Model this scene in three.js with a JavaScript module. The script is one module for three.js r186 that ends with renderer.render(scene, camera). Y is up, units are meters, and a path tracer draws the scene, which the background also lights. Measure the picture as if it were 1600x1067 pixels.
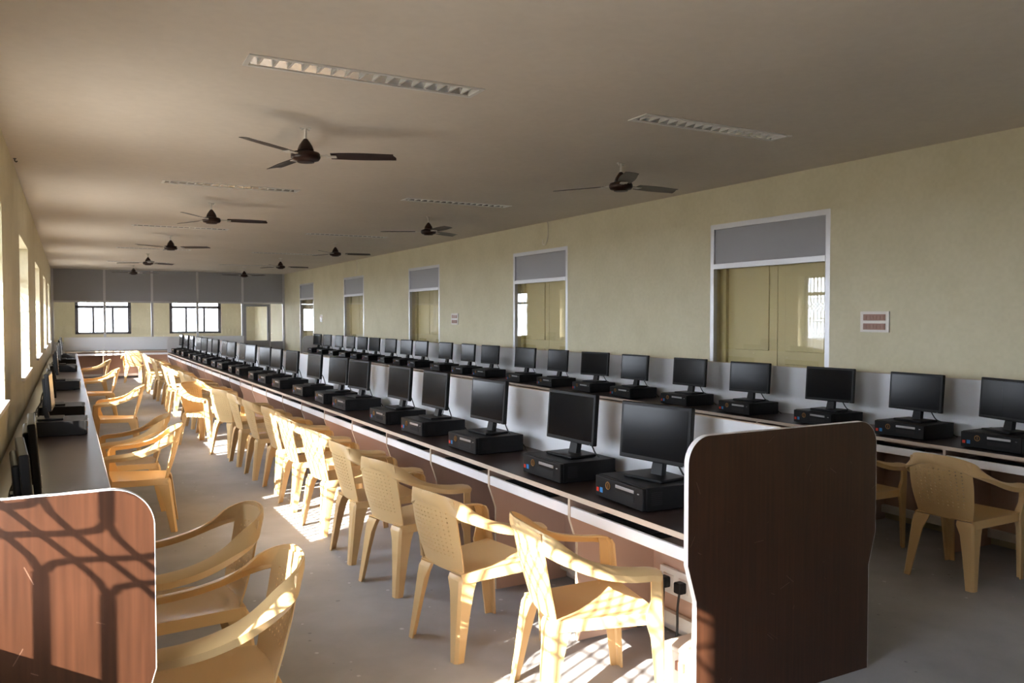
import * as THREE from 'three';
import { RoundedBoxGeometry } from 'three/addons/geometries/RoundedBoxGeometry.js';
import { mergeGeometries, mergeVertices, toCreasedNormals } from 'three/addons/utils/BufferGeometryUtils.js';

// ---------------------------------------------------------------- camera, sky, sun, exposure
const scene = new THREE.Scene();
const camera = new THREE.PerspectiveCamera(45.572, 1600 / 1067, 0.05, 300);
camera.position.set(0, 1.62, 0);
camera.rotation.order = 'YXZ';
camera.rotation.set(THREE.MathUtils.degToRad(-1.691), THREE.MathUtils.degToRad(-28.644), 0);

const SKY = 26;
scene.background = new THREE.Color().setRGB(0.91 * SKY, 1.0 * SKY, 1.13 * SKY);   // bright even haze

const sun = new THREE.DirectionalLight(new THREE.Color().setRGB(1, 0.9, 0.76), 50);
sun.position.set(-20, 11.2, 10 - 10);
sun.target.position.set(0, 0, -10);
sun.castShadow = true; sun.shadow.radius = 0.85;
sun.shadow.mapSize.set(4096, 4096);
Object.assign(sun.shadow.camera, { left: -18, right: 18, top: 10, bottom: -10, near: 0.5, far: 60 });
scene.add(sun, sun.target);

const renderer = new THREE.WebGLRenderer({ antialias: true });
renderer.toneMapping = THREE.LinearToneMapping;
renderer.toneMappingExposure = 0.8;
renderer.shadowMap.enabled = true;

// ---------------------------------------------------------------- helpers
function rng(seed) { let a = seed >>> 0; return () => { a = (a + 0x6D2B79F5) | 0; let t = Math.imul(a ^ (a >>> 15), 1 | a); t = (t + Math.imul(t ^ (t >>> 7), 61 | t)) ^ t; return ((t ^ (t >>> 14)) >>> 0) / 4294967296; }; }
const R = rng(7);
const V = (x, y, z) => new THREE.Vector3(x, y, z);
const deg = THREE.MathUtils.degToRad;
const taken = new Map();
function numbered(n) { const k = taken.get(n) ?? 0; taken.set(n, k + 1); return k ? n + '_' + String(k).padStart(3, '0') : n; }
function shade(m) { m.castShadow = true; m.receiveShadow = true; return m; }
function mesh(name, geo, mat, parent) {
  const m = shade(new THREE.Mesh(Array.isArray(geo) ? (geo.length > 1 ? mergeGeometries(geo.map(clean)) : geo[0]) : geo, mat));
  m.name = parent === scene ? numbered(name) : name; parent.add(m); return m;
}
function clean(g) { const q = g.index ? g.toNonIndexed() : g; for (const k of Object.keys(q.attributes)) if (!['position', 'normal', 'uv'].includes(k)) q.deleteAttribute(k); if (!q.attributes.uv) q.setAttribute('uv', new THREE.BufferAttribute(new Float32Array(q.attributes.position.count * 2), 2)); q.clearGroups?.(); return q; }
function thing(name, label, category, pos = [0, 0, 0], turn = 0, group) {
  const o = new THREE.Group(); o.name = numbered(name); o.position.set(...pos); o.rotation.y = turn;
  o.userData = { label, category }; if (group) o.userData.group = group; scene.add(o); return o;
}
function copy(src, label, pos, turn, group) {
  const o = src.clone(); o.name = numbered(src.name.replace(/_\d{3}$/, '')); o.position.set(...pos); o.rotation.y = turn;
  o.userData = { label, category: src.userData.category }; if (group) o.userData.group = group; scene.add(o); return o;
}
function struct(name, parent = scene) { const o = new THREE.Group(); o.name = name; o.userData = { kind: 'structure' }; parent.add(o); return o; }
// box from min/max with uv in metres
function bx(x0, x1, y0, y1, z0, z1) { const g = new THREE.BoxGeometry(x1 - x0, y1 - y0, z1 - z0); g.translate((x0 + x1) / 2, (y0 + y1) / 2, (z0 + z1) / 2); return uvm(g); }
function uvm(g) {
  const p = g.attributes.position, n = g.attributes.normal, uv = new Float32Array(p.count * 2);
  for (let i = 0; i < p.count; i++) {
    const ax = Math.abs(n.getX(i)), ay = Math.abs(n.getY(i)), az = Math.abs(n.getZ(i));
    let u, v;
    if (ay >= ax && ay >= az) { u = p.getX(i); v = p.getZ(i); } else if (ax >= az) { u = p.getZ(i); v = p.getY(i); } else { u = p.getX(i); v = p.getY(i); }
    uv[2 * i] = u; uv[2 * i + 1] = v;
  }
  g.setAttribute('uv', new THREE.BufferAttribute(uv, 2)); return g;
}
function rb(x0, x1, y0, y1, z0, z1, r = 0.004, s = 2) { const g = new RoundedBoxGeometry(x1 - x0, y1 - y0, z1 - z0, s, r); g.translate((x0 + x1) / 2, (y0 + y1) / 2, (z0 + z1) / 2); return g; }
function cyl(r0, r1, h, x, y, z, n = 16) { const g = new THREE.CylinderGeometry(r0, r1, h, n); g.translate(x, y, z); return g; }
function tube(pts, r, seg = 16, rad = 5) { return new THREE.TubeGeometry(new THREE.CatmullRomCurve3(pts.map((p) => V(...p))), seg, r, rad); }
function loft(rings, closed = true) {          // rings: arrays of Vector3 of equal length
  const n = rings[0].length, pos = [], idx = [];
  for (const r of rings) for (const p of r) pos.push(p.x, p.y, p.z);
  for (let i = 0; i + 1 < rings.length; i++) for (let j = 0; j < n; j++) { const a = i * n + j, b = i * n + (j + 1) % n, c = a + n, d = b + n; idx.push(a, c, b, b, c, d); }
  const cap = (r, base, flip) => { const t = THREE.ShapeUtils.triangulateShape(flat(r), []); for (const [a, b, c] of t) flip ? idx.push(base + a, base + b, base + c) : idx.push(base + a, base + c, base + b); };
  cap(rings[0], 0, false); cap(rings[rings.length - 1], (rings.length - 1) * n, true);
  const g = new THREE.BufferGeometry(); g.setAttribute('position', new THREE.Float32BufferAttribute(pos, 3)); g.setIndex(idx);
  return toCreasedNormals(g, deg(40));
}
function flat(r) {                              // project a ring to 2D for its cap
  const o = r[0], e1 = r[1].clone().sub(o).normalize(); let nn = V(0, 0, 0);
  for (let i = 1; i + 1 < r.length; i++) nn.add(r[i].clone().sub(o).cross(r[i + 1].clone().sub(o)));
  nn.normalize(); const e2 = nn.clone().cross(e1);
  return r.map((p) => { const d = p.clone().sub(o); return new THREE.Vector2(d.dot(e1), d.dot(e2)); });
}
function sheet(us, vs, P, t, hole = () => false) {   // a thick curved sheet with real holes
  const nu = us.length, nv = vs.length, pos = [], idx = [];
  const pt = [], nr = [];
  for (const v of vs) for (const u of us) {
    const e = 1e-3, p = P(u, v), a = P(u + e, v).sub(P(u - e, v)), b = P(u, v + e).sub(P(u, v - e));
    pt.push(p); nr.push(a.cross(b).normalize());
  }
  for (const s of [0.5, -0.5]) for (let i = 0; i < pt.length; i++) { const q = pt[i].clone().addScaledVector(nr[i], s * t); pos.push(q.x, q.y, q.z); }
  const N = pt.length, at = (i, j) => j * nu + i, solid = (i, j) => i >= 0 && j >= 0 && i < nu - 1 && j < nv - 1 && !hole(i, j);
  for (let j = 0; j < nv - 1; j++) for (let i = 0; i < nu - 1; i++) {
    if (!solid(i, j)) continue;
    const a = at(i, j), b = at(i + 1, j), c = at(i, j + 1), d = at(i + 1, j + 1);
    idx.push(a, b, c, b, d, c, N + a, N + c, N + b, N + b, N + c, N + d);
    if (!solid(i, j - 1)) idx.push(a, N + a, b, b, N + a, N + b);
    if (!solid(i, j + 1)) idx.push(c, d, N + c, d, N + d, N + c);
    if (!solid(i - 1, j)) idx.push(a, c, N + a, c, N + c, N + a);
    if (!solid(i + 1, j)) idx.push(b, N + b, d, d, N + b, N + d);
  }
  const g = new THREE.BufferGeometry(); g.setAttribute('position', new THREE.Float32BufferAttribute(pos, 3)); g.setIndex(idx);
  return toCreasedNormals(g, deg(45));
}
function profile(pts, depth) { const s = new THREE.Shape(pts.map(([a, b]) => new THREE.Vector2(a, b))); return new THREE.ExtrudeGeometry(s, { depth, bevelEnabled: false, curveSegments: 10 }); }
const ORD = ['first', 'second', 'third', 'fourth', 'fifth', 'sixth', 'seventh', 'eighth', 'ninth', 'tenth', 'eleventh', 'twelfth', 'thirteenth', 'fourteenth', 'fifteenth', 'sixteenth', 'seventeenth', 'eighteenth', 'nineteenth', 'twentieth', 'twenty-first', 'twenty-second', 'twenty-third'];

// ---------------------------------------------------------------- procedural textures
function noise2(n, seed) {                        // tileable value noise with octaves, n pixels, returns f(x,y,period)
  const r = rng(seed), T = new Float32Array(256 * 256).map(() => r());
  return (x, y, per) => {
    const xi = Math.floor(x), yi = Math.floor(y), fx = x - xi, fy = y - yi, sx = fx * fx * (3 - 2 * fx), sy = fy * fy * (3 - 2 * fy);
    const g = (a, b) => T[(((a % per) + per) % per) + 256 * (((b % per) + per) % per)];
    return (g(xi, yi) * (1 - sx) + g(xi + 1, yi) * sx) * (1 - sy) + (g(xi, yi + 1) * (1 - sx) + g(xi + 1, yi + 1) * sx) * sy;
  };
}
function tex(n, metres, fn, srgb = true) {
  const d = new Uint8Array(n * n * 4);
  for (let y = 0; y < n; y++) for (let x = 0; x < n; x++) { const c = fn(x / n, y / n), k = 4 * (y * n + x); d[k] = c[0]; d[k + 1] = c[1]; d[k + 2] = c[2]; d[k + 3] = 255; }
  const t = new THREE.DataTexture(d, n, n); t.wrapS = t.wrapT = THREE.RepeatWrapping; t.repeat.set(1 / metres, 1 / metres);
  t.magFilter = THREE.LinearFilter; t.minFilter = THREE.LinearMipmapLinearFilter; t.generateMipmaps = true;
  if (srgb) t.colorSpace = THREE.SRGBColorSpace; t.needsUpdate = true; return t;
}
const nz = noise2(512, 11);
const fbm = (u, v, p) => nz(u * p, v * p, p) * 0.5 + nz(u * p * 2, v * p * 2, p * 2) * 0.27 + nz(u * p * 4, v * p * 4, p * 4) * 0.15 + nz(u * p * 8, v * p * 8, p * 8) * 0.08;
const clamp = (x) => Math.max(0, Math.min(255, x));
const fr = rng(5), specks = Array.from({ length: 260 }, () => [fr(), fr(), 0.0008 + 0.0022 * fr() ** 2, fr()]);
const speckGrid = Array.from({ length: 256 }, (_, i) => specks.filter(([a, c]) => Math.abs(a * 16 - (i % 16) - 0.5) < 0.6 && Math.abs(c * 16 - Math.floor(i / 16) - 0.5) < 0.6));
const floorTex = tex(1024, 4.2, (u, v) => {
  let b = 174 + 34 * (fbm(u, v, 6) - 0.5) + 20 * (fbm(u + 0.37, v + 0.2, 24) - 0.5);
  for (const [a, c, r, s] of speckGrid[Math.floor(u * 16) + 16 * Math.floor(v * 16)]) { const d = Math.hypot(u - a, v - c); if (d < r) b += s > 0.25 ? 38 : -30; }
  return [clamp(b - 1), clamp(b), clamp(b + 5)];
});
const wallTex = tex(512, 3, (u, v) => { const b = 14 * (fbm(u, v, 8) - 0.5) + 5 * (nz(u * 128, v * 128, 128) - 0.5); return [clamp(212 + b), clamp(203 + b), clamp(173 + b * 1.2)]; });
const ceilTex = tex(512, 3.7, (u, v) => { const b = 10 * (fbm(u, v, 6) - 0.5) + 4 * (nz(u * 96, v * 96, 96) - 0.5); return [clamp(222 + b), clamp(212 + b), clamp(200 + b)]; });
const grain = (u, v) => nz(u * 128, v * 4, 128) * 0.5 + nz(u * 250, v * 10, 250) * 0.3 + fbm(u, v, 8) * 0.4;
const sc = rng(21), scratches = Array.from({ length: 26 }, () => { const a = sc() * 6.28, l = 0.008 + 0.05 * sc() ** 2; return [sc(), sc(), Math.cos(a) * l, Math.sin(a) * l, 0.4 + sc() * 0.6]; });
function scr(u, v) { let s = 0; for (const [a, b, dx, dy, k] of scratches) { const t = Math.max(0, Math.min(1, ((u - a) * dx + (v - b) * dy) / (dx * dx + dy * dy))); const d = Math.hypot(u - a - dx * t, v - b - dy * t); if (d < 0.0011) s = Math.max(s, k); } return s; }
const woodTex = tex(1024, 1.15, (u, v) => { const g = grain(u, v) - 0.6, s = scr(u, v) * 60; return [clamp(69 + 23 * g + s), clamp(43 + 15 * g + s), clamp(30 + 11 * g + s)]; });
const topTex = tex(512, 0.9, (u, v) => { const g = grain(u, v) - 0.6; return [clamp(54 + 18 * g), clamp(42 + 15 * g), clamp(37 + 14 * g)]; });

// ---------------------------------------------------------------- materials
const std = (c, roughness, extra = {}) => new THREE.MeshStandardMaterial({ color: c, roughness, ...extra });
const lin = (r, g, b) => new THREE.Color().setRGB(r, g, b);
const M = {
  floor: std(0xffffff, 0.62, { map: floorTex }), wall: std(0xffffff, 0.8, { map: wallTex }), ceiling: std(0xffffff, 0.85, { map: ceilTex }),
  farWall: std(0xd9d5c8, 0.85), ground: std(lin(0.21, 0.19, 0.155), 0.95),
  laminate: std(0xffffff, 0.34, { map: woodTex }), top: std(0xffffff, 0.32, { map: topTex }),
  carcass: std(lin(0.54, 0.365, 0.285), 0.55), edge: std(lin(0.62, 0.52, 0.42), 0.5), whiteLam: std(lin(0.84, 0.85, 0.88), 0.38), whiteEdge: std(lin(0.91, 0.91, 0.94), 0.4),
  chair: std(lin(0.80, 0.55, 0.27), 0.36), black: new THREE.MeshPhysicalMaterial({ color: lin(0.009, 0.009, 0.010), roughness: 0.45, specularIntensity: 0.45 }), blackMatte: std(lin(0.012, 0.012, 0.013), 0.8), screen: new THREE.MeshPhysicalMaterial({ color: lin(0.006, 0.006, 0.007), roughness: 0.16, specularIntensity: 0.3 }),
  silver: std(lin(0.5, 0.5, 0.52), 0.35, { metalness: 0.7 }), red: std(0xd0331f, 0.5), blue: std(0x2f7fc4, 0.5), orange: std(0x9a6a2a, 0.4),
  alu: std(lin(0.62, 0.62, 0.64), 0.38, { metalness: 0.55 }), greyPanel: std(lin(0.36, 0.36, 0.38), 0.6), frameDark: std(lin(0.10, 0.095, 0.11), 0.5),
  fan: new THREE.MeshPhysicalMaterial({ color: lin(0.028, 0.011, 0.008), roughness: 0.35, specularIntensity: 0.6 }), fanRod: std(lin(0.7, 0.66, 0.6), 0.4), fixture: std(lin(0.78, 0.76, 0.73), 0.35), mirror: std(lin(0.76, 0.75, 0.73), 0.25, { metalness: 0.72 }),
  doorLeaf: std(lin(0.58, 0.49, 0.24), 0.5), doorMetal: std(lin(0.15, 0.14, 0.13), 0.4, { metalness: 0.6 }), plate: std(lin(0.78, 0.72, 0.66), 0.4), switchBrown: std(lin(0.33, 0.17, 0.12), 0.4),
  grille: std(lin(0.12, 0.10, 0.09), 0.55), sill: std(lin(0.72, 0.7, 0.66), 0.5), cable: std(lin(0.015, 0.015, 0.016), 0.5), whitePlastic: std(lin(0.8, 0.78, 0.74), 0.4),
  glass: new THREE.MeshPhysicalMaterial({ color: 0xffffff, roughness: 0.02, transmission: 1, thickness: 0, ior: 1.4 }),
};

// ---------------------------------------------------------------- the room
const XL = -0.39, XR = 5.78, H = 2.93, ZB = -25, ZF = -29.5, ZN = 1.6, P = 4.2, WT = 0.25;
const fixtureSpots = []; for (let k = 0; k < 5; k++) for (const x of [1.465, 3.935]) fixtureSpots.push([x, -4.3 - P * k]);
{
  const f = mesh('floor', bx(XL - WT, XR + WT, -0.15, 0, ZF - 0.2, ZN + 0.2), M.floor, scene); f.userData.kind = 'structure';
  const s = new THREE.Shape([[XL - WT, -ZN - 0.2], [XR + WT, -ZN - 0.2], [XR + WT, -ZF + 0.2], [XL - WT, -ZF + 0.2]].map((p) => new THREE.Vector2(...p)));
  for (const [x, z] of fixtureSpots) s.holes.push(new THREE.Path([[x - 0.63, -z - 0.075], [x - 0.63, -z + 0.075], [x + 0.63, -z + 0.075], [x + 0.63, -z - 0.075]].map((p) => new THREE.Vector2(...p))));
  const g = new THREE.ExtrudeGeometry(s, { depth: 0.16, bevelEnabled: false }); g.rotateX(-Math.PI / 2); g.translate(0, H, 0);
  const c = mesh('ceiling', uvm(g), M.ceiling, scene); c.userData.kind = 'structure';
}
const winC = [-1.71]; for (let k = 0; k < 6; k++) winC.push(k === 4 ? -22.0 : -5.65 - P * k);
const WW = 0.95, WY0 = 1.05, WY1 = 2.40, wHalf = (i) => (i ? WW : 0.725), sillY = (i) => (i ? WY0 : 0.865);
{
  const g = [bx(XL - WT, XL, 0, sillY(0) - 0.03, ZF, ZN), bx(XL - WT, XL, WY1, H, ZF, ZN)]; let z = ZN;
  winC.forEach((c, i) => { g.push(bx(XL - WT, XL, sillY(0) - 0.03, WY1, c + wHalf(i), z)); z = c - wHalf(i); if (i) g.push(bx(XL - WT, XL, sillY(0) - 0.03, WY0 - 0.03, z, c + wHalf(i))); });
  g.push(bx(XL - WT, XL, sillY(0) - 0.03, WY1, ZF, z));
  mesh('wall_left', g, M.wall, scene).userData.kind = 'structure';
  mesh('wall_near', bx(XL - WT, XR + WT, 0, H, ZN, ZN + 0.2), M.wall, scene).userData.kind = 'structure';
}
// windows: frame, transom rail, ornamental grille, sill
function windowParts(WW, WY0) {
  const g = [], n = Math.round((2 * WW - 0.1) / 0.08), s = (2 * WW - 0.1) / n, zone = (y0, y1) => {
    for (let i = 0; i <= n; i++) for (const d of [-2, 2]) {
      if (i + d < 0 || i + d > n) continue; const a = -WW + 0.05 + s * i, b = a + d * s, pts = [];
      for (let k = 0; k <= 6; k++) { const t = k / 6; pts.push([0, y0 + (y1 - y0) * t, a + (b - a) * (t * t * (3 - 2 * t))]); }
      g.push(tube(pts, 0.0068, 7, 5));
    }
  };
  zone(1.22, 1.43); zone(1.72, 1.93);
  for (let i = 0; i <= n; i++) { const z = -WW + 0.05 + s * i; for (const [y0, y1] of [[WY0, 1.22], [1.43, 1.72], [1.93, 2.03], [2.09, WY1]]) g.push(bx(-0.006, 0.006, y0, y1, z - 0.008, z + 0.008)); }
  for (const y of [1.54, 1.60, 1.97]) g.push(bx(-0.008, 0.004, y - 0.006, y + 0.006, -WW, WW));
  const fr = [bx(-0.03, 0.03, WY0, WY1, -WW, -WW + 0.045), bx(-0.03, 0.03, WY0, WY1, WW - 0.045, WW), bx(-0.03, 0.03, WY1 - 0.045, WY1, -WW, WW)];
  return { grille: mergeGeometries(g.map(clean)), frame: mergeGeometries(fr.map(clean)), rail: bx(-0.035, 0.035, 2.03, 2.09, -WW + 0.045, WW - 0.045), sill: bx(-0.03, WT + 0.03, WY0 - 0.03, WY0, -WW, WW), shade: bx(-0.72, 0, WY1 + 0.02, WY1 + 0.1, -WW - 0.25, WW + 0.25) };
}
const wide = windowParts(WW, WY0), narrow = windowParts(wHalf(0), sillY(0));
winC.forEach((c, i) => {
  const w = struct('window_' + (i + 1)), q = i ? wide : narrow; w.position.set(XL - WT + 0.05, 0, c);
  mesh('frame', q.frame, M.frameDark, w); mesh('transom_rail', q.rail, M.frameDark, w); mesh('grille', q.grille, M.grille, w).position.x = 0.02;
  mesh('sill', q.sill, M.sill, w).position.x = -0.05; mesh('sunshade', q.shade, M.farWall, w).position.x = -0.05;
});
// right wall with door openings
const doorC = []; for (let k = 0; k < 5; k++) doorC.push(-5.6 - P * k);
const DW = 0.745, DY = 2.56;
{
  const g = [bx(XR, XR + WT, DY, H, ZF, ZN)]; let z = ZN;
  for (const c of doorC) { g.push(bx(XR, XR + WT, 0, DY, c + DW, z)); z = c - DW; }
  g.push(bx(XR, XR + WT, 0, DY, ZF, z)); mesh('wall_right', g, M.wall, scene).userData.kind = 'structure';
}
doorC.forEach((c, i) => {
  const d = struct('door_' + (i + 1)); d.position.set(XR, 0, c);
  const a = [bx(0.0, 0.05, 0, DY, -DW, -DW + 0.05), bx(0, 0.05, 0, DY, DW - 0.05, DW), bx(0, 0.05, DY - 0.05, DY, -DW + 0.05, DW - 0.05)];
  mesh('frame', a, M.alu, d); mesh('transom_rail', bx(-0.005, 0.05, 2.11, 2.16, -DW + 0.05, DW - 0.05), M.alu, d);
  mesh('transom_panel', bx(0.02, 0.03, 2.16, DY - 0.05, -DW + 0.05, DW - 0.05), M.greyPanel, d);
  mesh('pane', bx(0.022, 0.028, 0.06, 2.11, -DW + 0.05, DW - 0.05), M.glass, d);
  mesh('bottom_rail', bx(0, 0.05, 0, 0.06, -DW + 0.05, DW - 0.05), M.alu, d);
  mesh('door_frame', [bx(0.13, WT, 0, DY, -DW, -DW + 0.09), bx(0.13, WT, 0, DY, DW - 0.09, DW), bx(0.13, WT, 2.42, DY, -DW + 0.09, DW - 0.09)], M.doorLeaf, d);
  for (const s of [-1, 1]) {
    const z0 = s < 0 ? -DW + 0.09 : 0.003, z1 = s < 0 ? -0.003 : DW - 0.09;
    const leaf = mesh('leaf', bx(0.17, 0.20, 0.01, 2.42, z0, z1), M.doorLeaf, d);
    for (const [y0, y1] of [[0.15, 0.55], [0.65, 1.18], [1.30, 2.28]]) mesh('raised_panel', rb(0.158, 0.172, y0, y1, z0 + 0.1, z1 - 0.1, 0.006), M.doorLeaf, leaf);
  }
  mesh('tower_bolt', [bx(0.15, 0.17, 2.24, 2.40, -0.075, -0.055), bx(0.145, 0.17, 2.28, 2.29, -0.09, -0.04)], M.doorMetal, d);
});
mesh('wall_corridor', bx(XR + WT, XR + WT + 0.1, 0, DY, ZF, ZN), M.farWall, scene).userData.kind = 'structure';
// far wall beyond the glazed partition, with two sliding windows
const farW = [[0.2, 1.83], [3.0, 4.66]], FY0 = 1.08, FY1 = 2.32;
{
  const z0 = ZF - 0.2, z1 = ZF;
  mesh('wall_far', [bx(XL - WT, XR + WT, 0, FY0, z0, z1), bx(XL - WT, XR + WT, FY1, H, z0, z1), bx(XL - WT, 0.2, FY0, FY1, z0, z1), bx(1.83, 3.0, FY0, FY1, z0, z1), bx(4.66, XR + WT, FY0, FY1, z0, z1)], M.wall, scene).userData.kind = 'structure';
  farW.forEach(([a, b], i) => {
    const w = struct('window_' + (winC.length + i + 1)); w.position.z = ZF - 0.1; const m = (a + b) / 2;
    mesh('frame', [bx(a, a + 0.1, FY0, FY1, -0.03, 0.03), bx(b - 0.1, b, FY0, FY1, -0.03, 0.03), bx(a, b, FY0, FY0 + 0.07, -0.03, 0.03), bx(a, b, FY1 - 0.04, FY1, -0.03, 0.03)], M.frameDark, w);
    mesh('transom_rail', bx(a, b, 1.92, 2.01, -0.03, 0.03), M.frameDark, w);
    for (const t of [0.32, 0.67]) { const x = a + (b - a) * t; mesh('mullion', bx(x - 0.035, x + 0.035, FY0 + 0.04, 1.95, -0.02, 0.02), M.frameDark, w); }
    for (const t of [[0.02, 0.32], [0.32, 0.67], [0.67, 0.98]]) mesh('pane', bx(a + (b - a) * t[0], a + (b - a) * t[1], FY0 + 0.04, 1.95, -0.003, 0.003), M.glass, w);
    mesh('pane', bx(a + 0.06, b - 0.06, 2.01, FY1 - 0.04, -0.003, 0.003), M.glass, w);
  });
}
// glazed partition at the end of the hall
{
  const w = struct('wall_back'); w.position.z = ZB;
  const mx = [XL, 0.89, 2.09, 3.29, 4.55, XR];
  mx.forEach((x, i) => { const o = i === 0 ? 0.03 : i === 5 ? -0.03 : 0; mesh('mullion', bx(x + o - 0.03, x + o + 0.03, 0, H, -0.03, 0.03), M.alu, w); });
  for (let i = 0; i < 5; i++) {
    const a = mx[i] + (i === 0 ? 0.06 : 0.03), b = mx[i + 1] - (i === 4 ? 0.06 : 0.03);
    mesh('upper_panel', bx(a, b, 2.08, H, -0.008, 0.008), M.greyPanel, w);
    mesh('transom_rail', bx(a, b, 2.03, 2.08, -0.025, 0.025), M.alu, w);
    if (i < 4) {
      mesh('pane', bx(a, b, 0.96, 2.03, -0.003, 0.003), M.glass, w);
      mesh('lower_rail', bx(a, b, 0.91, 0.96, -0.025, 0.025), M.alu, w);
      mesh('lower_panel', bx(a, b, 0, 0.91, -0.008, 0.008), M.whiteLam, w);
    } else {
      const m = b - 0.36;
      mesh('pane', bx(m, b, 0.9, 2.03, -0.003, 0.003), M.glass, w); mesh('lower_panel', bx(m, b, 0, 0.9, -0.008, 0.008), M.greyPanel, w);
      mesh('mullion', bx(m - 0.03, m, 0, 2.03, -0.025, 0.025), M.alu, w);
      const d = new THREE.Group(); d.name = 'door_leaf'; w.add(d);
      mesh('stile', bx(a, a + 0.07, 0.01, 2.02, -0.02, 0.02), M.greyPanel, d); mesh('stile', bx(m - 0.1, m - 0.03, 0.01, 2.02, -0.02, 0.02), M.greyPanel, d);
      mesh('rail', bx(a + 0.07, m - 0.1, 1.95, 2.02, -0.02, 0.02), M.greyPanel, d); mesh('rail', bx(a + 0.07, m - 0.1, 0.85, 0.93, -0.02, 0.02), M.greyPanel, d);
      mesh('kick_panel', bx(a + 0.07, m - 0.1, 0.01, 0.85, -0.008, 0.008), M.greyPanel, d); mesh('pane', bx(a + 0.07, m - 0.1, 0.93, 1.95, -0.003, 0.003), M.glass, d);
      mesh('handle', [cyl(0.012, 0.012, 0.25, m - 0.065, 1.05, 0.05, 8), bx(m - 0.075, m - 0.055, 0.95, 0.97, 0.02, 0.05), bx(m - 0.075, m - 0.055, 1.13, 1.15, 0.02, 0.05)], M.silver, d);
    }
  }
}
{ const g = mesh('ground', bx(-160, 160, -3.9, -3.8, -160, 160), M.ground, scene); g.userData.kind = 'structure'; }

// ---------------------------------------------------------------- ceiling lights (switched off) and fans
function makeFixture() {
  const t = thing('ceiling_light', '', 'ceiling light');
  mesh('frame', [bx(-0.655, 0.655, -0.006, 0.001, -0.1, -0.075), bx(-0.655, 0.655, -0.006, 0.001, 0.075, 0.1), bx(-0.655, -0.63, -0.006, 0.001, -0.075, 0.075), bx(0.63, 0.655, -0.006, 0.001, -0.075, 0.075)], M.fixture, t);
  mesh('housing', [bx(-0.63, 0.63, 0.085, 0.09, -0.075, 0.075), bx(-0.63, 0.63, 0, 0.085, -0.075, -0.071), bx(-0.63, 0.63, 0, 0.085, 0.071, 0.075), bx(-0.63, -0.626, 0, 0.085, -0.071, 0.071), bx(0.626, 0.63, 0, 0.085, -0.071, 0.071)], M.fixture, t);
  mesh('reflector', [loft([-0.62, 0.62].map((x) => [V(x, 0.0, -0.071), V(x, 0.0, -0.068), V(x, 0.055, -0.02), V(x, 0.06, -0.021)])), loft([-0.62, 0.62].map((x) => [V(x, 0.0, 0.071), V(x, 0.06, 0.021), V(x, 0.055, 0.02), V(x, 0.0, 0.068)]))], M.mirror, t);
  const blade = loft([-0.068, 0.068].map((z) => [V(-0.006, 0.001, z), V(0.006, 0.001, z), V(0.001, 0.04, z), V(-0.001, 0.04, z)]));
  for (let i = 0; i < 16; i++) { const b = mesh('louvre_blade', blade, M.fixture, t); b.position.x = -0.58 + i * 1.16 / 15; }
  const tb = new THREE.CylinderGeometry(0.013, 0.013, 1.2, 10); tb.rotateZ(Math.PI / 2); tb.translate(0, 0.068, 0); mesh('lamp_tube', tb, M.whitePlastic, t);
  return t;
}
let protoFix = null;
fixtureSpots.forEach(([x, z], i) => {
  const k = Math.floor(i / 2), row = i % 2 ? 'door-side' : 'window-side';
  const label = 'unlit louvred strip light in ceiling, ' + ORD[4 - k] + ' of the ' + row + ' row from the glazed partition';
  if (!protoFix) { protoFix = makeFixture(); protoFix.userData.label = label; protoFix.userData.group = 'recessed ceiling lights'; protoFix.position.set(x, H, z); } else copy(protoFix, label, [x, H, z], 0, 'recessed ceiling lights');
});
function makeFan() {
  const t = thing('ceiling_fan', '', 'ceiling fan');   // origin at the ceiling
  mesh('ceiling_hook', [bx(-0.035, 0.035, -0.008, 0.0, -0.012, 0.012), cyl(0.006, 0.006, 0.02, 0.022, -0.012, 0, 6), cyl(0.006, 0.006, 0.02, -0.022, -0.012, 0, 6)], M.fanRod, t);
  mesh('down_rod', cyl(0.009, 0.009, 0.10, 0, -0.05, 0, 10), M.fanRod, t);
  const L = (p, n = 28) => new THREE.LatheGeometry(p.map(([a, b]) => new THREE.Vector2(a, b)), n);
  mesh('canopy', L([[0.008, -0.075], [0.014, -0.078], [0.03, -0.10], [0.046, -0.125], [0.055, -0.15], [0.056, -0.165], [0.0, -0.166]].reverse()), M.fan, t);
  mesh('motor', L([[0.0, -0.162], [0.06, -0.163], [0.093, -0.172], [0.1, -0.185], [0.1, -0.205], [0.09, -0.222], [0.06, -0.23], [0.058, -0.238], [0.0, -0.242]].reverse()), M.fan, t);
  for (let k = 0; k < 3; k++) {
    const b = new THREE.Group(); b.name = 'blade_assembly'; b.rotation.y = k * 2 * Math.PI / 3; t.add(b);
    const blade = (() => { const r = [], N = 8; for (let i = 0; i <= N; i++) { const s = i / N, x = 0.17 + 0.45 * s, w = 0.052 + 0.012 * Math.sin(Math.PI * Math.min(1, s * 1.1)), tl = 0.16; const c = [[-w, 0], [-w * 0.4, 0.004], [w * 0.4, 0.005], [w, 0.002], [w, -0.001], [w * 0.4, 0.002], [-w * 0.4, 0.001], [-w, -0.003]]; r.push(c.map(([a, h]) => V(x + (a > 0 && i === N ? -0.02 : 0), -0.19 + a * Math.sin(tl) + h, a * Math.cos(tl)))); } return loft(r); })();
    mesh('blade', blade, M.fan, b); mesh('blade_arm', [bx(0.08, 0.15, -0.196, -0.186, -0.014, 0.014), bx(0.14, 0.21, -0.199, -0.193, -0.03, 0.03)], M.fanRod, b);
  }
  return t;
}
const fanAng = [-22, 2, -5, 31, -29, -10, 32, -2, -28, -45]; let protoFan = null;
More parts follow.
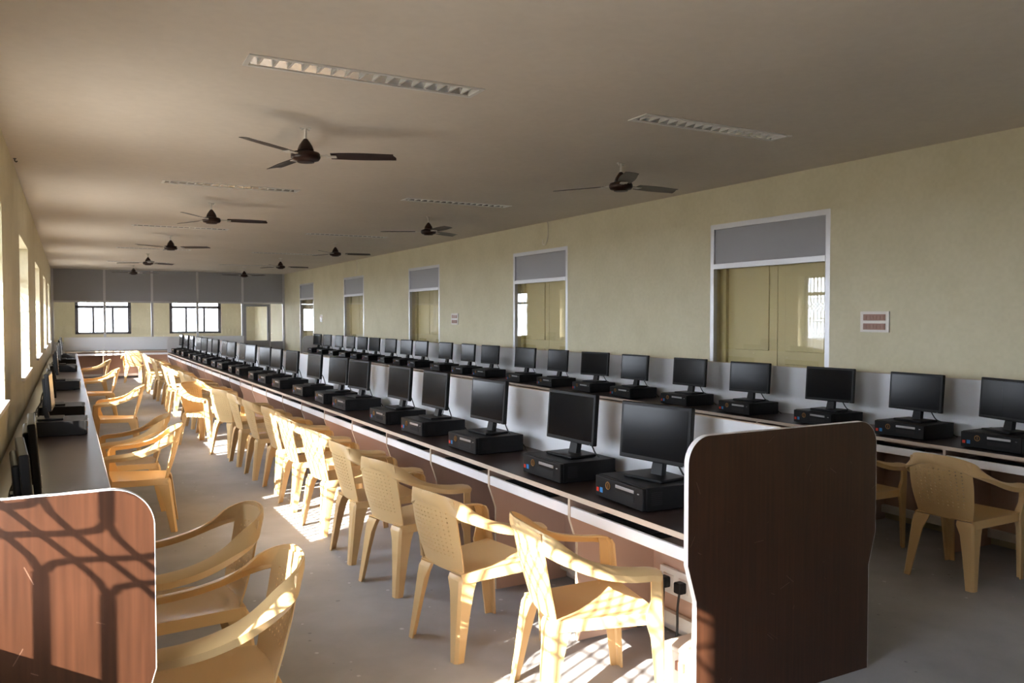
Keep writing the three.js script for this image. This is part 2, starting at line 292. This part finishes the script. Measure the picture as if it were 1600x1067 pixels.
for (let i = 0; i < 10; i++) {
  const k = Math.floor(i / 2), x = i % 2 ? 4.14 : 1.46, z = -5.65 - P * k, row = i % 2 ? 'door-side' : 'window-side';
  const label = 'dark brown three-blade ceiling fan, ' + ORD[4 - k] + ' of the ' + row + ' row from the glazed partition';
  if (!protoFan) { protoFan = makeFan(); protoFan.userData.label = label; protoFan.userData.group = 'ceiling fans'; protoFan.position.set(x, H, z); protoFan.rotation.y = deg(fanAng[i]); } else copy(protoFan, label, [x, H, z], deg(fanAng[i]), 'ceiling fans');
}

// ---------------------------------------------------------------- desks
const DT = 0.75;
function makeDesk(name, pitch, o = {}) {          // front edge at local z = 0, facing +z; runs -pitch/2 .. pitch/2
  const t = thing(name, '', 'desk'), h = pitch / 2;
  const side = (par, turn) => {
    const q = (n, g, m, p = par) => { const gs = (Array.isArray(g) ? g : [g]).map(clean); const gg = gs.length > 1 ? mergeGeometries(gs) : gs[0].clone(); if (turn) { gg.rotateY(Math.PI); gg.translate(0, 0, -1.10); } return mesh(n, gg, m, p); };
    q('worktop', bx(-h, h, DT - 0.025, DT, -0.545, -0.003), M.top);
    q('edge_band', bx(-h, h, DT - 0.025, DT, -0.003, 0), M.edge);
    const tray = q('keyboard_tray', bx(-h + 0.018, h - 0.002, 0.645, 0.657, -0.36, -0.018), M.carcass);
    q('tray_lip', rb(-h + 0.019, h - 0.002, 0.638, 0.69, -0.018, 0.0, 0.003), M.whiteEdge, tray);
    const g = profile([[0, 0.725], [0, 0.63], [-0.045, 0.5], [-0.045, 0.012], [-0.535, 0.012], [-0.535, 0.725]], 0.018); g.rotateY(-Math.PI / 2); g.translate(-h + 0.018, 0, 0);
    // rotateY(-90): shape x -> world z, extrude -> -x
    const dv = q('divider', uvm(g), M.carcass);
    const eb = [[0.001, 0.725, 0.63, 0, 0], [0, 0.63, 0.5, 0, -0.045], [0, 0.5, 0.012, -0.045, -0.045]].map(([, y1, y0, za, zb]) => loft([[V(-h, y1, za), V(-h + 0.018, y1, za), V(-h + 0.018, y1, za + 0.003), V(-h, y1, za + 0.003)], [V(-h, y0, zb), V(-h + 0.018, y0, zb), V(-h + 0.018, y0, zb + 0.003), V(-h, y0, zb + 0.003)]]));
    q('divider_edge', eb, M.edge, dv);
    q('modesty_panel', bx(-h + 0.018, h, 0.06, 0.725, -0.535, -0.52), M.carcass);
    q('cable_trunking', bx(-h + 0.018, h, 0.07, 0.13, -0.52, -0.49), M.whitePlastic);
  };
  side(t, false);
  if (o.double) side(t, true);
  return t;
}
const PI2 = Math.PI / 2, PIT = 0.873, Z0 = -2.5, XI = 2.16, NI = 22;
function row(n, make, place) { let proto = null; for (let k = 0; k < n; k++) { const [label, pos, turn, group] = place(k); if (!proto) { proto = make(); proto.userData.label = label; proto.userData.group = group; proto.position.set(...pos); proto.rotation.y = turn; } else copy(proto, label, pos, turn, group); } }
row(NI, () => makeDesk('island_desk', PIT, {}), (k) => ['brown computer desk bay with white screen, ' + ORD[k] + ' in island from dark end panel', [XI, 0, Z0 - PIT * (k + 0.5)], -PI2, 'desk bays of the middle island']);
const PR = 0.853, ZR0 = -20.47, XRD = 5.19, NR = 22;
row(NR, () => makeDesk('door_side_desk', PR), (k) => ['brown computer desk bay below the doors, ' + ORD[k] + ' from the pale end panel', [XRD, 0, ZR0 + PR * (k + 0.5)], -PI2, 'desk bays along the door wall']);
const NL = 23;
row(NL, () => makeDesk('window_desk', PIT), (k) => ['brown computer desk bay under windows, ' + ORD[k] + ' from sunlit end panel', [0.18, 0, Z0 - PIT * (k + 0.5)], PI2, 'desk bays along the window wall']);
row(5, () => makeDesk('partition_desk', 0.86), (k) => ['brown computer desk bay before glazed partition, ' + ORD[k] + ' from the window wall', [0.35 + 0.86 * k, 0, -23.45], 0, 'desk bays along the partition']);

function deskScreen(label, len, y0, y1, pos, turn) {       // upright white board behind a row of desks
  const t = thing('desk_screen', label, 'screen', pos, turn);
  mesh('board', bx(-len / 2, len / 2, y0, y1, -0.0085, 0.0085), M.whiteLam, t); mesh('edge_band', bx(-len / 2, len / 2, y1, y1 + 0.004, -0.009, 0.009), M.edge, t);
}
deskScreen('long white board standing up the middle of the island', PIT * NI - 0.03, 0.012, 1.14, [XI + 0.5545, 0, Z0 - PIT * NI / 2 - 0.012], PI2);
deskScreen('long white board behind the door-side desks', PR * NR, DT, 1.17, [XRD + 0.5545, 0, ZR0 + PR * NR / 2], PI2);
deskScreen('white board behind the desks before the glazed partition', 4.5, DT, 1.10, [2.15, 0, -24.005], 0);
{
  const t = thing('rear_counter', 'brown counter on the reverse side of the island board', 'desk', [XI + 1.11, 0, Z0 - PIT * NI / 2 - 0.012], PI2), L = PIT * NI / 2 - 0.015;
  mesh('worktop', bx(-L, L, DT - 0.025, DT, -0.545, -0.003), M.top, t); mesh('edge_band', bx(-L, L, DT - 0.025, DT, -0.003, 0), M.edge, t);
  for (let i = 1; i < 12; i++) { const g = profile([[0, 0.725], [0, 0.63], [-0.045, 0.5], [-0.045, 0.012], [-0.535, 0.012], [-0.535, 0.725]], 0.018); g.rotateY(-PI2); const d = mesh('divider', g, M.carcass, t); d.position.x = -L + i * PIT * 2 - PIT; }
}
function endPanel(label, x0, x1, z, roundL, roundR, top, facing) {   // facing: 1 brown face towards +z, -1 away
  const t = thing('end_panel', label, 'panel', [0, 0, z]);
  const r = 0.11, nL = roundL ? 0.045 : 0, nR = roundR ? 0.045 : 0, s = new THREE.Shape();
  s.moveTo(x0 + nL, 0); if (roundL) { s.lineTo(x0 + nL, 0.48); s.lineTo(x0, 0.63); s.lineTo(x0, top - r); s.absarc(x0 + r, top - r, r, Math.PI, PI2, true); } else s.lineTo(x0, top);
  if (roundR) { s.lineTo(x1 - r, top); s.absarc(x1 - r, top - r, r, PI2, 0, true); s.lineTo(x1, 0.63); s.lineTo(x1 - nR, 0.48); s.lineTo(x1 - nR, 0); } else { s.lineTo(x1, top); s.lineTo(x1, 0); }
  const pts = s.extractPoints(10).shape;
  const mk = (z0, d) => { const g = new THREE.ExtrudeGeometry(s, { depth: d, bevelEnabled: false, curveSegments: 10 }); g.translate(0, 0, z0); return uvm(g); };
  mesh('board', mk(facing > 0 ? 0.003 : 0, 0.022), M.laminate, t); mesh('white_facing', mk(facing > 0 ? 0 : 0.022, 0.003), M.whiteLam, t);
  const strips = []; for (let i = 0; i + 1 < pts.length; i++) {
    const a = pts[i], b = pts[i + 1]; if (a.distanceTo(b) < 1e-6) continue; const d = b.clone().sub(a).normalize(), n = new THREE.Vector2(-d.y, d.x).multiplyScalar(0.002);
    strips.push(loft([a, b].map((p) => [V(p.x, p.y, 0), V(p.x, p.y, 0.025), V(p.x + n.x, p.y + n.y, 0.025), V(p.x + n.x, p.y + n.y, 0)])));
  }
  mesh('edge_band', strips, M.whiteEdge, t); return t;
}
endPanel('tall dark brown end panel with white edge closing the middle island', 2.15, 3.27, Z0, true, true, 1.145, 1);
endPanel('brown end panel striped by grille shadows beside window-side desks', XL, 0.205, Z0, false, true, 1.145, 1);
endPanel('pale end panel closing the far end of the middle island', 2.15, 3.27, Z0 - PIT * NI - 0.025, true, true, 1.145, -1);
endPanel('pale end panel closing the far end of door-side desks', 5.18, XR, ZR0 - 0.025, true, false, 1.16, -1);

// ---------------------------------------------------------------- computers
function makeMonitor() {
  const t = thing('monitor', '', 'monitor');       // faces +z, origin at the middle of its foot
  mesh('foot', rb(-0.12, 0.12, 0, 0.014, -0.085, 0.085, 0.005), M.black, t);
  mesh('neck', loft([[-0.035, 0.03], [-0.03, 0.02], [-0.028, 0.02]].map(([w], i) => { const y = [0.01, 0.08, 0.2][i], z = [-0.02, -0.035, -0.03][i]; return [V(w, y, z - 0.02), V(-w, y, z - 0.02), V(-w, y, z + 0.012), V(w, y, z + 0.012)]; })), M.black, t);
  const hd = new THREE.Group(); hd.name = 'display'; hd.position.set(0, 0.075, 0.0); hd.rotation.x = deg(-4); t.add(hd);
  mesh('case', [rb(-0.22, 0.22, 0, 0.275, -0.012, 0.016, 0.006), rb(-0.17, 0.17, 0.03, 0.24, -0.032, -0.008, 0.01)], M.black, hd);
  mesh('screen', bx(-0.203, 0.203, 0.021, 0.258, 0.0155, 0.0172), M.screen, hd);
  mesh('power_button', cyl(0.004, 0.004, 0.003, 0.19, 0.004, 0.015, 8), M.silver, hd);
  mesh('cable', tube([[0.03, 0.16, -0.045], [0.05, 0.1, -0.08], [0.1, 0.02, -0.09], [0.16, 0.006, -0.07]], 0.0045, 14, 5), M.cable, t); mesh('cable', tube([[-0.03, 0.15, -0.045], [-0.05, 0.08, -0.09], [-0.08, 0.006, -0.1], [-0.13, 0.006, -0.1]], 0.004, 14, 5), M.cable, t);
  return t;
}
function makePC() {
  const t = thing('desktop_computer', '', 'computer');   // front at local z = 0.175, origin on the desk
  mesh('case', rb(-0.198, 0.198, 0.004, 0.11, -0.175, 0.155, 0.004), M.black, t);
  mesh('rubber_foot', [[-0.16, -0.14], [0.16, -0.14], [-0.16, 0.12], [0.16, 0.12]].map(([x, z]) => cyl(0.012, 0.012, 0.005, x, 0.0025, z, 8)), M.blackMatte, t);
  const f = mesh('front_panel', rb(-0.198, 0.198, 0.006, 0.108, 0.152, 0.176, 0.007), M.black, t);
  mesh('disc_drive', rb(-0.02, 0.13, 0.075, 0.09, 0.174, 0.179, 0.002), M.silver, f);
  mesh('drive_slot', bx(-0.02, 0.13, 0.035, 0.06, 0.174, 0.1775), M.blackMatte, f);
  const ring = new THREE.TorusGeometry(0.017, 0.0025, 6, 20); ring.translate(-0.085, 0.072, 0.177); mesh('emblem', [ring, bx(-0.087, -0.083, 0.062, 0.082, 0.175, 0.178)], M.orange, f);
  const q = mesh('sticker', bx(-0.185, -0.165, 0.03, 0.05, 0.1755, 0.1768), M.red, f); q.userData.label = 'small red round-edged sticker';
  const q2 = mesh('sticker', bx(-0.155, -0.132, 0.03, 0.054, 0.1755, 0.1768), M.blue, f); q2.userData.label = 'small blue sticker';
  mesh('button', cyl(0.006, 0.006, 0.004, 0.165, 0.08, 0.176, 10), M.silver, f);
  const vents = []; for (let i = 0; i < 7; i++) vents.push(bx(0.1978, 0.1992, 0.03 + i * 0.009, 0.034 + i * 0.009, 0.07, 0.13)); mesh('side_vent', vents, M.blackMatte, t);
  mesh('cable', tube([[0.1, 0.05, -0.17], [0.11, 0.05, -0.2], [0.16, 0.02, -0.21], [0.215, 0.006, -0.19]], 0.0045, 12, 5), M.cable, t); mesh('cable', tube([[-0.08, 0.05, -0.17], [-0.06, 0.06, -0.205], [0.0, 0.03, -0.212], [0.06, 0.005, -0.208]], 0.004, 12, 5), M.cable, t);
  return t;
}
function makeKeyboard() {
  const t = thing('keyboard', '', 'keyboard');
  mesh('case', rb(-0.22, 0.22, 0, 0.018, -0.07, 0.07, 0.005), M.blackMatte, t);
  const keys = []; for (let r = 0; r < 5; r++) for (let c = 0; c < 20; c++) keys.push(bx(-0.21 + c * 0.021, -0.193 + c * 0.021, 0.018, 0.023, -0.058 + r * 0.024, -0.039 + r * 0.024));
  mesh('keys', keys, M.black, t).userData.kind = 'stuff'; return t;
}
const monitors = [], pcs = [], kbs = [];
function place(list, make, label, pos, turn, group) { if (!list.length) { const m = make(); m.userData.label = label; m.userData.group = group; m.position.set(...pos); m.rotation.y = turn; list.push(m); } else list.push(copy(list[0], label, pos, turn, group)); }
const jit = (a) => (R() - 0.5) * 2 * a;
// middle island: [z, turn towards the camera]
const isl = [[-3.04, 9], [-3.77, 3], [-4.78, 3], [-5.67, 1], [-6.42, 3], [-7.51, 7], [-8.18, 8], [-9.1, 4], [-10.15, 5], [-11.01, 4], [-11.71, 7], [-12.74, 8], [-13.38, 2], [-14.41, 7], [-15.07, 2], [-16.1, 4], [-16.77, 1], [-17.5, 6], [-18.3, 5], [-19.45, 2], [-20.35, 2], [-21.4, 2]];
isl.forEach(([z, a], i) => {
  const zz = Math.max(z, -21.45);
  place(pcs, makePC, 'black desktop computer case on the middle island, ' + ORD[i] + ' from dark end panel', [XI + 0.25, DT, zz + jit(0.015)], -PI2 + deg(jit(3)), 'computers on the middle island');
  place(monitors, makeMonitor, 'black flat monitor on the middle island, ' + ORD[i] + ' from dark end panel', [XI + 0.27, DT + 0.111, zz], -PI2 + deg(a), 'monitors on the middle island');
  if (i < 10) place(kbs, makeKeyboard, 'black keyboard on pull-out tray of the middle island, ' + ORD[i] + ' from dark end panel', [XI - 0.0 + 0.11, 0.657, Z0 - PIT * (i + 0.5) - 0.1 + jit(0.05)], -PI2, 'keyboards on the middle island');
});
const rgt = [[-3.15, -16], [-3.81, -3], [-4.58, 6], [-5.47, 7], [-6.29, 5], [-7.19, 3], [-7.96, 12], [-8.79, 2], [-9.63, 9], [-10.68, 8], [-11.43, 2], [-12.29, 5], [-13.33, 6], [-14.06, 7], [-14.89, 8], [-15.84, 9], [-16.61, 8], [-17.42, 5], [-18.3, 5], [-19.26, 9], [-20.15, 9]];
rgt.forEach(([z, a], i) => {
  const n = ORD[20 - i];
  place(pcs, makePC, 'black desktop computer case below the doors, ' + n + ' from the pale end panel', [XRD + 0.25, DT, z + jit(0.012)], -PI2 + deg(jit(3)), 'computers along the door wall');
  place(monitors, makeMonitor, 'black flat monitor below the doors, ' + n + ' from the pale end panel', [XRD + 0.27, DT + 0.111, z], -PI2 + deg(a), 'monitors along the door wall');
  if (i < 4) place(kbs, makeKeyboard, 'black keyboard on tray below the doors, ' + n + ' from the pale end panel', [XRD + 0.11, 0.657, -2.985 - PR * i + jit(0.05)], -PI2, 'keyboards along the door wall');
});
const lft = [[-3.03, 4], [-3.83, 2], [-6.98, -2], [-8.1, 3], [-11.25, 0], [-15.0, 3], [-17.0, -3], [-19.2, 2]];
lft.forEach(([z, a], i) => {
  place(pcs, makePC, 'black desktop computer case under the windows, ' + ORD[i] + ' from sunlit end panel', [0.18 - 0.235, DT, z + jit(0.02)], PI2 + deg(jit(2)), 'computers along the window wall');
  place(monitors, makeMonitor, 'black flat monitor under the windows, ' + ORD[i] + ' from sunlit end panel', [0.18 - 0.30, DT + 0.111, z], PI2 + deg(a), 'monitors along the window wall');
});

// ---------------------------------------------------------------- moulded plastic armchairs
function makeChair() {
  const t = thing('plastic_armchair', '', 'chair'), C = M.chair;  // faces +z
  // seat with turned-down rim
  const hw = (v) => 0.178 + 0.052 * Math.min(1, Math.max(0, v));
  const S = (u, v) => {
    const au = Math.min(1, Math.abs(u)), over = Math.max(0, Math.abs(u) - 1), vo = Math.max(0, v - 1), vc = Math.min(1, v), vb = Math.max(0, -v);
    const dish = 0.020 * (1 - au ** 4) * Math.sin(Math.PI * Math.min(1, Math.max(0, vc))) + 0.012 * (1 - vc);
    return V(Math.sign(u) * (au * hw(v) + over * 0.15), 0.432 - dish - 0.5 * over - 0.5 * vo, -0.215 + 0.45 * vc + 0.15 * vo - vb * 0.1);
  };
  const us = [-1.09, -1.05, -1, -0.97, -0.85, -0.65, -0.4, -0.15, 0.15, 0.4, 0.65, 0.85, 0.97, 1, 1.05, 1.09], vs = [0, 0.08, 0.2, 0.35, 0.5, 0.65, 0.8, 0.9, 0.97, 1, 1.05, 1.09];
  mesh('seat', sheet(us, vs, S, 0.006), C, t);
  // backrest panel with moulded perforations
  const hwB = (v) => 0.168 + 0.03 * Math.sin(Math.PI * v * 0.8);
  const B = (u, v) => V(u * hwB(v), 0.415 + 0.395 * v - 0.016 * u * u * v, -0.212 - 0.10 * Math.max(0, v) ** 1.15 + 0.05 * u * u * (0.4 + 0.6 * v) - 0.012 * Math.sin(Math.PI * v));
  const bu = [-1, -0.8], bv = [0, 0.1, 0.19]; const nh = 10, nvh = 11;
  for (let i = 0; i < nh; i++) { const c = -0.72 + 1.44 * i / (nh - 1); bu.push(c - 0.022, c + 0.022); } bu.push(0.8, 1);
  for (let j = 0; j < nvh; j++) { const c = 0.23 + 0.58 * j / (nvh - 1); bv.push(c - 0.009, c + 0.009); } bv.push(0.86, 0.93, 1);
  mesh('backrest', sheet(bu, bv, B, 0.007, (i, j) => i >= 2 && i < 2 + 2 * nh && (i - 2) % 2 === 0 && j >= 3 && j < 3 + 2 * nvh && (j - 3) % 2 === 0), C, t);
  // one continuous rim: arm - back - arm, as two halves
  for (const s of [1, -1]) {
    const K = [[0, 0.815, -0.318], [0.075, 0.812, -0.310], [0.14, 0.797, -0.286], [0.195, 0.762, -0.238], [0.235, 0.715, -0.17], [0.262, 0.673, -0.085], [0.276, 0.645, 0.01], [0.281, 0.632, 0.10], [0.279, 0.628, 0.17], [0.276, 0.618, 0.212]];
    const cv = new THREE.CatmullRomCurve3(K.map((k) => V(...k))), rings = [], N = 26;
    for (let i = 0; i <= N; i++) {
      const u = i / N, p = cv.getPointAt(u), d = cv.getTangentAt(u), f = Math.min(1, Math.max(0, (u - 0.12) / 0.5)), e = f * f * (3 - 2 * f);
      let w = V(0, -1, 0.12).multiplyScalar(1 - e).add(V(0.97, -0.26, 0).multiplyScalar(e)); w.addScaledVector(d, -w.dot(d)).normalize(); const n = w.clone().cross(d).normalize();
      const hwid = 0.033 + 0.006 * Math.sin(Math.PI * u), c0 = e * -0.004 + (1 - e) * 0.018, th = 0.0055;
      const cs = [[-hwid, th * 0.3], [-hwid * 0.6, th * 1.1], [0, th * 1.5], [hwid * 0.6, th * 1.1], [hwid, th * 0.2], [hwid * 1.06, -0.022 * e - th], [hwid * 0.92, -0.022 * e - th], [hwid * 0.8, -th * 0.4], [0, 0], [-hwid * 0.8, -th * 0.4], [-hwid * 0.95, -th * 1.2]];
      rings.push(cs.map(([a, b]) => p.clone().addScaledVector(w, a + c0).addScaledVector(n, -b)).map((q) => V(q.x * s, q.y, q.z)));
    }
    if (s < 0) for (const r of rings) r.reverse();
    mesh('arm', loft(rings), C, t);
    // legs: angle sections, wide at the top
    const angle = (secs) => { const r = secs.map(([x, y, z, wa, wb, sz]) => { const k = 0.009, c = 0.014; const pts = [[c, 0], [wa, 0], [wa, k], [k + c * 0.6, k], [k, k + c * 0.6], [k, wb], [0, wb], [0, c]]; return pts.map(([a, b]) => V((x - a) * s, y, z + sz * b)); }); if (s < 0) r.forEach((q) => q.reverse()); return loft(secs[0][5] > 0 ? r : r.map((q) => q.slice().reverse())); };
    mesh('leg', angle([[0.276, 0.622, 0.225, 0.05, 0.055, -1], [0.272, 0.60, 0.236, 0.052, 0.058, -1], [0.268, 0.50, 0.242, 0.055, 0.06, -1], [0.264, 0.435, 0.246, 0.075, 0.085, -1], [0.259, 0.385, 0.25, 0.075, 0.08, -1], [0.255, 0.33, 0.253, 0.06, 0.064, -1], [0.248, 0.18, 0.26, 0.052, 0.054, -1], [0.24, 0, 0.268, 0.042, 0.044, -1]]), C, t);
    mesh('leg', angle([[0.186, 0.412, -0.219, 0.10, 0.10, 1], [0.193, 0.39, -0.23, 0.105, 0.10, 1], [0.199, 0.33, -0.238, 0.082, 0.082, 1], [0.208, 0.2, -0.252, 0.066, 0.064, 1], [0.222, 0, -0.275, 0.046, 0.046, 1]]), C, t);
  }
  t.traverse((m) => { if (m.isMesh) m.geometry.scale(1, 0.955, 1); });
  return t;
}
const chairs = [];
const islandChairs = [[1.93, -2.88, 78], [1.80, -3.67, 99], [1.86, -4.66, 102], [1.86, -5.35, 91], [1.86, -6.13, 97], [1.87, -6.98, 92], [1.90, -7.76, 94], [1.86, -8.5, 91], [1.85, -9.33, 92], [1.78, -10.03, 112], [1.55, -11.02, 42], [1.82, -11.9, 88], [1.80, -12.75, 95], [1.82, -13.6, 90], [1.74, -14.5, 96], [1.74, -15.3, 86], [1.78, -16.2, 92], [1.74, -17.3, 94], [1.80, -18.2, 90], [1.74, -19.0, 88], [1.78, -20.0, 92], [1.8, -21.0, 90]];
islandChairs.forEach(([x, z, a], i) => place(chairs, makeChair, i === 10 ? 'cream plastic armchair standing skewed out of the island line, turned towards the dark end panel' : 'cream plastic armchair drawn up to the middle island, ' + ORD[i] + ' from dark end panel', [x, 0, z], deg(a), 'armchairs along the middle island'));
[[0.40, -2.9, -92], [0.42, -3.68, -88], [0.46, -6.82, -97], [0.44, -7.55, -92], [0.50, -10.95, -95], [0.42, -14.8, -90], [0.42, -18.0, -92]].forEach(([x, z, a], i) => place(chairs, makeChair, 'cream plastic armchair facing the window desks, ' + ORD[i] + ' from sunlit end panel', [x, 0, z], deg(a), 'armchairs along the window wall'));
place(chairs, makeChair, 'cream plastic armchair facing the desks before the glazed partition', [1.45, 0, -22.5], deg(172));
place(chairs, makeChair, 'shaded cream plastic armchair at door-side desks, pulled out farthest from the glazed partition', [4.91, 0, -3.09], deg(93), 'armchairs along the door wall');
place(chairs, makeChair, 'shaded cream plastic armchair at door-side desks, next nearer the glazed partition', [4.9, 0, -3.9], deg(90), 'armchairs along the door wall');

// ---------------------------------------------------------------- small fittings
function switchBoard(label, z, y, w, h) {
  const t = thing('switchboard', label, 'switchboard', [XR, y, z], -PI2);
  mesh('plate', rb(-w / 2, w / 2, 0, h, 0, 0.012, 0.003), M.plate, t);
  for (const yy of [0.12, 0.56]) { const b = mesh('switch_bank', rb(-w * 0.38, w * 0.38, h * yy, h * (yy + 0.3), 0.011, 0.018, 0.002), M.switchBrown, t); for (let i = 0; i < 6; i++) mesh('rocker', bx(-w * 0.35 + i * w * 0.118, -w * 0.25 + i * w * 0.118, h * (yy + 0.06), h * (yy + 0.24), 0.017, 0.022), M.switchBrown, b); }
}
switchBoard('cream switchboard with two brown switch rows on door wall, farthest from the glazed partition', -4.40, 1.5, 0.27, 0.17);
switchBoard('cream switchboard on door wall, second from the glazed partition', -12.6, 1.5, 0.27, 0.19);
switchBoard('small cream switchboard on door wall, nearest the glazed partition', -20.9, 1.5, 0.2, 0.19);
for (const [z, l] of [[-9.55, 'loose wire loop hanging on door wall above the second door'], [-17.9, 'loose wire loop hanging on door wall nearer the partition']]) {
  const t = thing('wire_loop', l, 'wire', [XR, 2.62, z]);
  mesh('wire', tube([[-0.01, 0.31, 0], [-0.01, 0.2, 0.01], [-0.012, 0.08, 0.0], [-0.014, 0.0, -0.06], [-0.014, 0.02, -0.13], [-0.012, 0.08, -0.12]], 0.004, 24, 5), M.plate, t);
}
{ const t = thing('ceiling_hook', 'small dark hook where the window wall meets the ceiling', 'hook', [-0.365, H, -7.87]); mesh('hook', [cyl(0.012, 0.012, 0.006, 0, -0.003, 0, 8), tube([[0, -0.004, 0], [0, -0.02, 0], [0.01, -0.03, 0], [0.018, -0.02, 0]], 0.005, 10, 5)], M.doorMetal, t); }
// sockets, plugs and box under the first island bay
{
  const xs = 2.68, s = thing('socket_board', 'white socket board under the island beside dark end panel', 'socket', [xs, 0.22, -3.15], -PI2);
  mesh('plate', rb(-0.13, 0.13, 0, 0.13, 0, 0.02, 0.004), M.whitePlastic, s);
  for (const x of [-0.06, 0.06]) mesh('socket', rb(x - 0.04, x + 0.04, 0.03, 0.10, 0.018, 0.025, 0.003), M.plate, s);
  [[-3.09, 0.10, 'nearer'], [-3.21, 0.02, 'farther']].forEach(([z, k, w]) => {
    const p = thing('power_plug', 'black three-pin plug with trailing flex, ' + w + ' of two from dark end panel', 'plug', [xs - 0.026, 0.288, z]);
    mesh('body', rb(-0.045, 0, -0.03, 0.025, -0.025, 0.025, 0.008), M.black, p);
    mesh('flex', tube(k > 0.05 ? [[-0.025, -0.025, 0], [-0.045, -0.1, 0.01], [-0.05, -0.18, 0.015], [-0.055, -0.25, 0.01], [-0.07, -0.28, -0.01]] : [[-0.025, -0.025, 0], [-0.045, -0.09, 0.02], [-0.055, -0.16, 0.015], [-0.065, -0.22, -0.06], [-0.075, -0.27, -0.14], [-0.08, -0.28, -0.22]], 0.006, 24, 6), M.cable, p);
  });
  const b = thing('power_unit', 'white plastic box standing on floor beside dark end panel', 'box', [2.40, 0, -2.66], deg(4));
  mesh('case', rb(-0.14, 0.14, 0.0, 0.20, -0.1, 0.1, 0.012), M.whitePlastic, b); mesh('lid', rb(-0.145, 0.145, 0.195, 0.215, -0.105, 0.105, 0.006), M.whitePlastic, b);
  mesh('latch', rb(-0.152, -0.138, 0.12, 0.16, -0.02, 0.03, 0.003), M.switchBrown, b);
}
renderer.render(scene, camera);
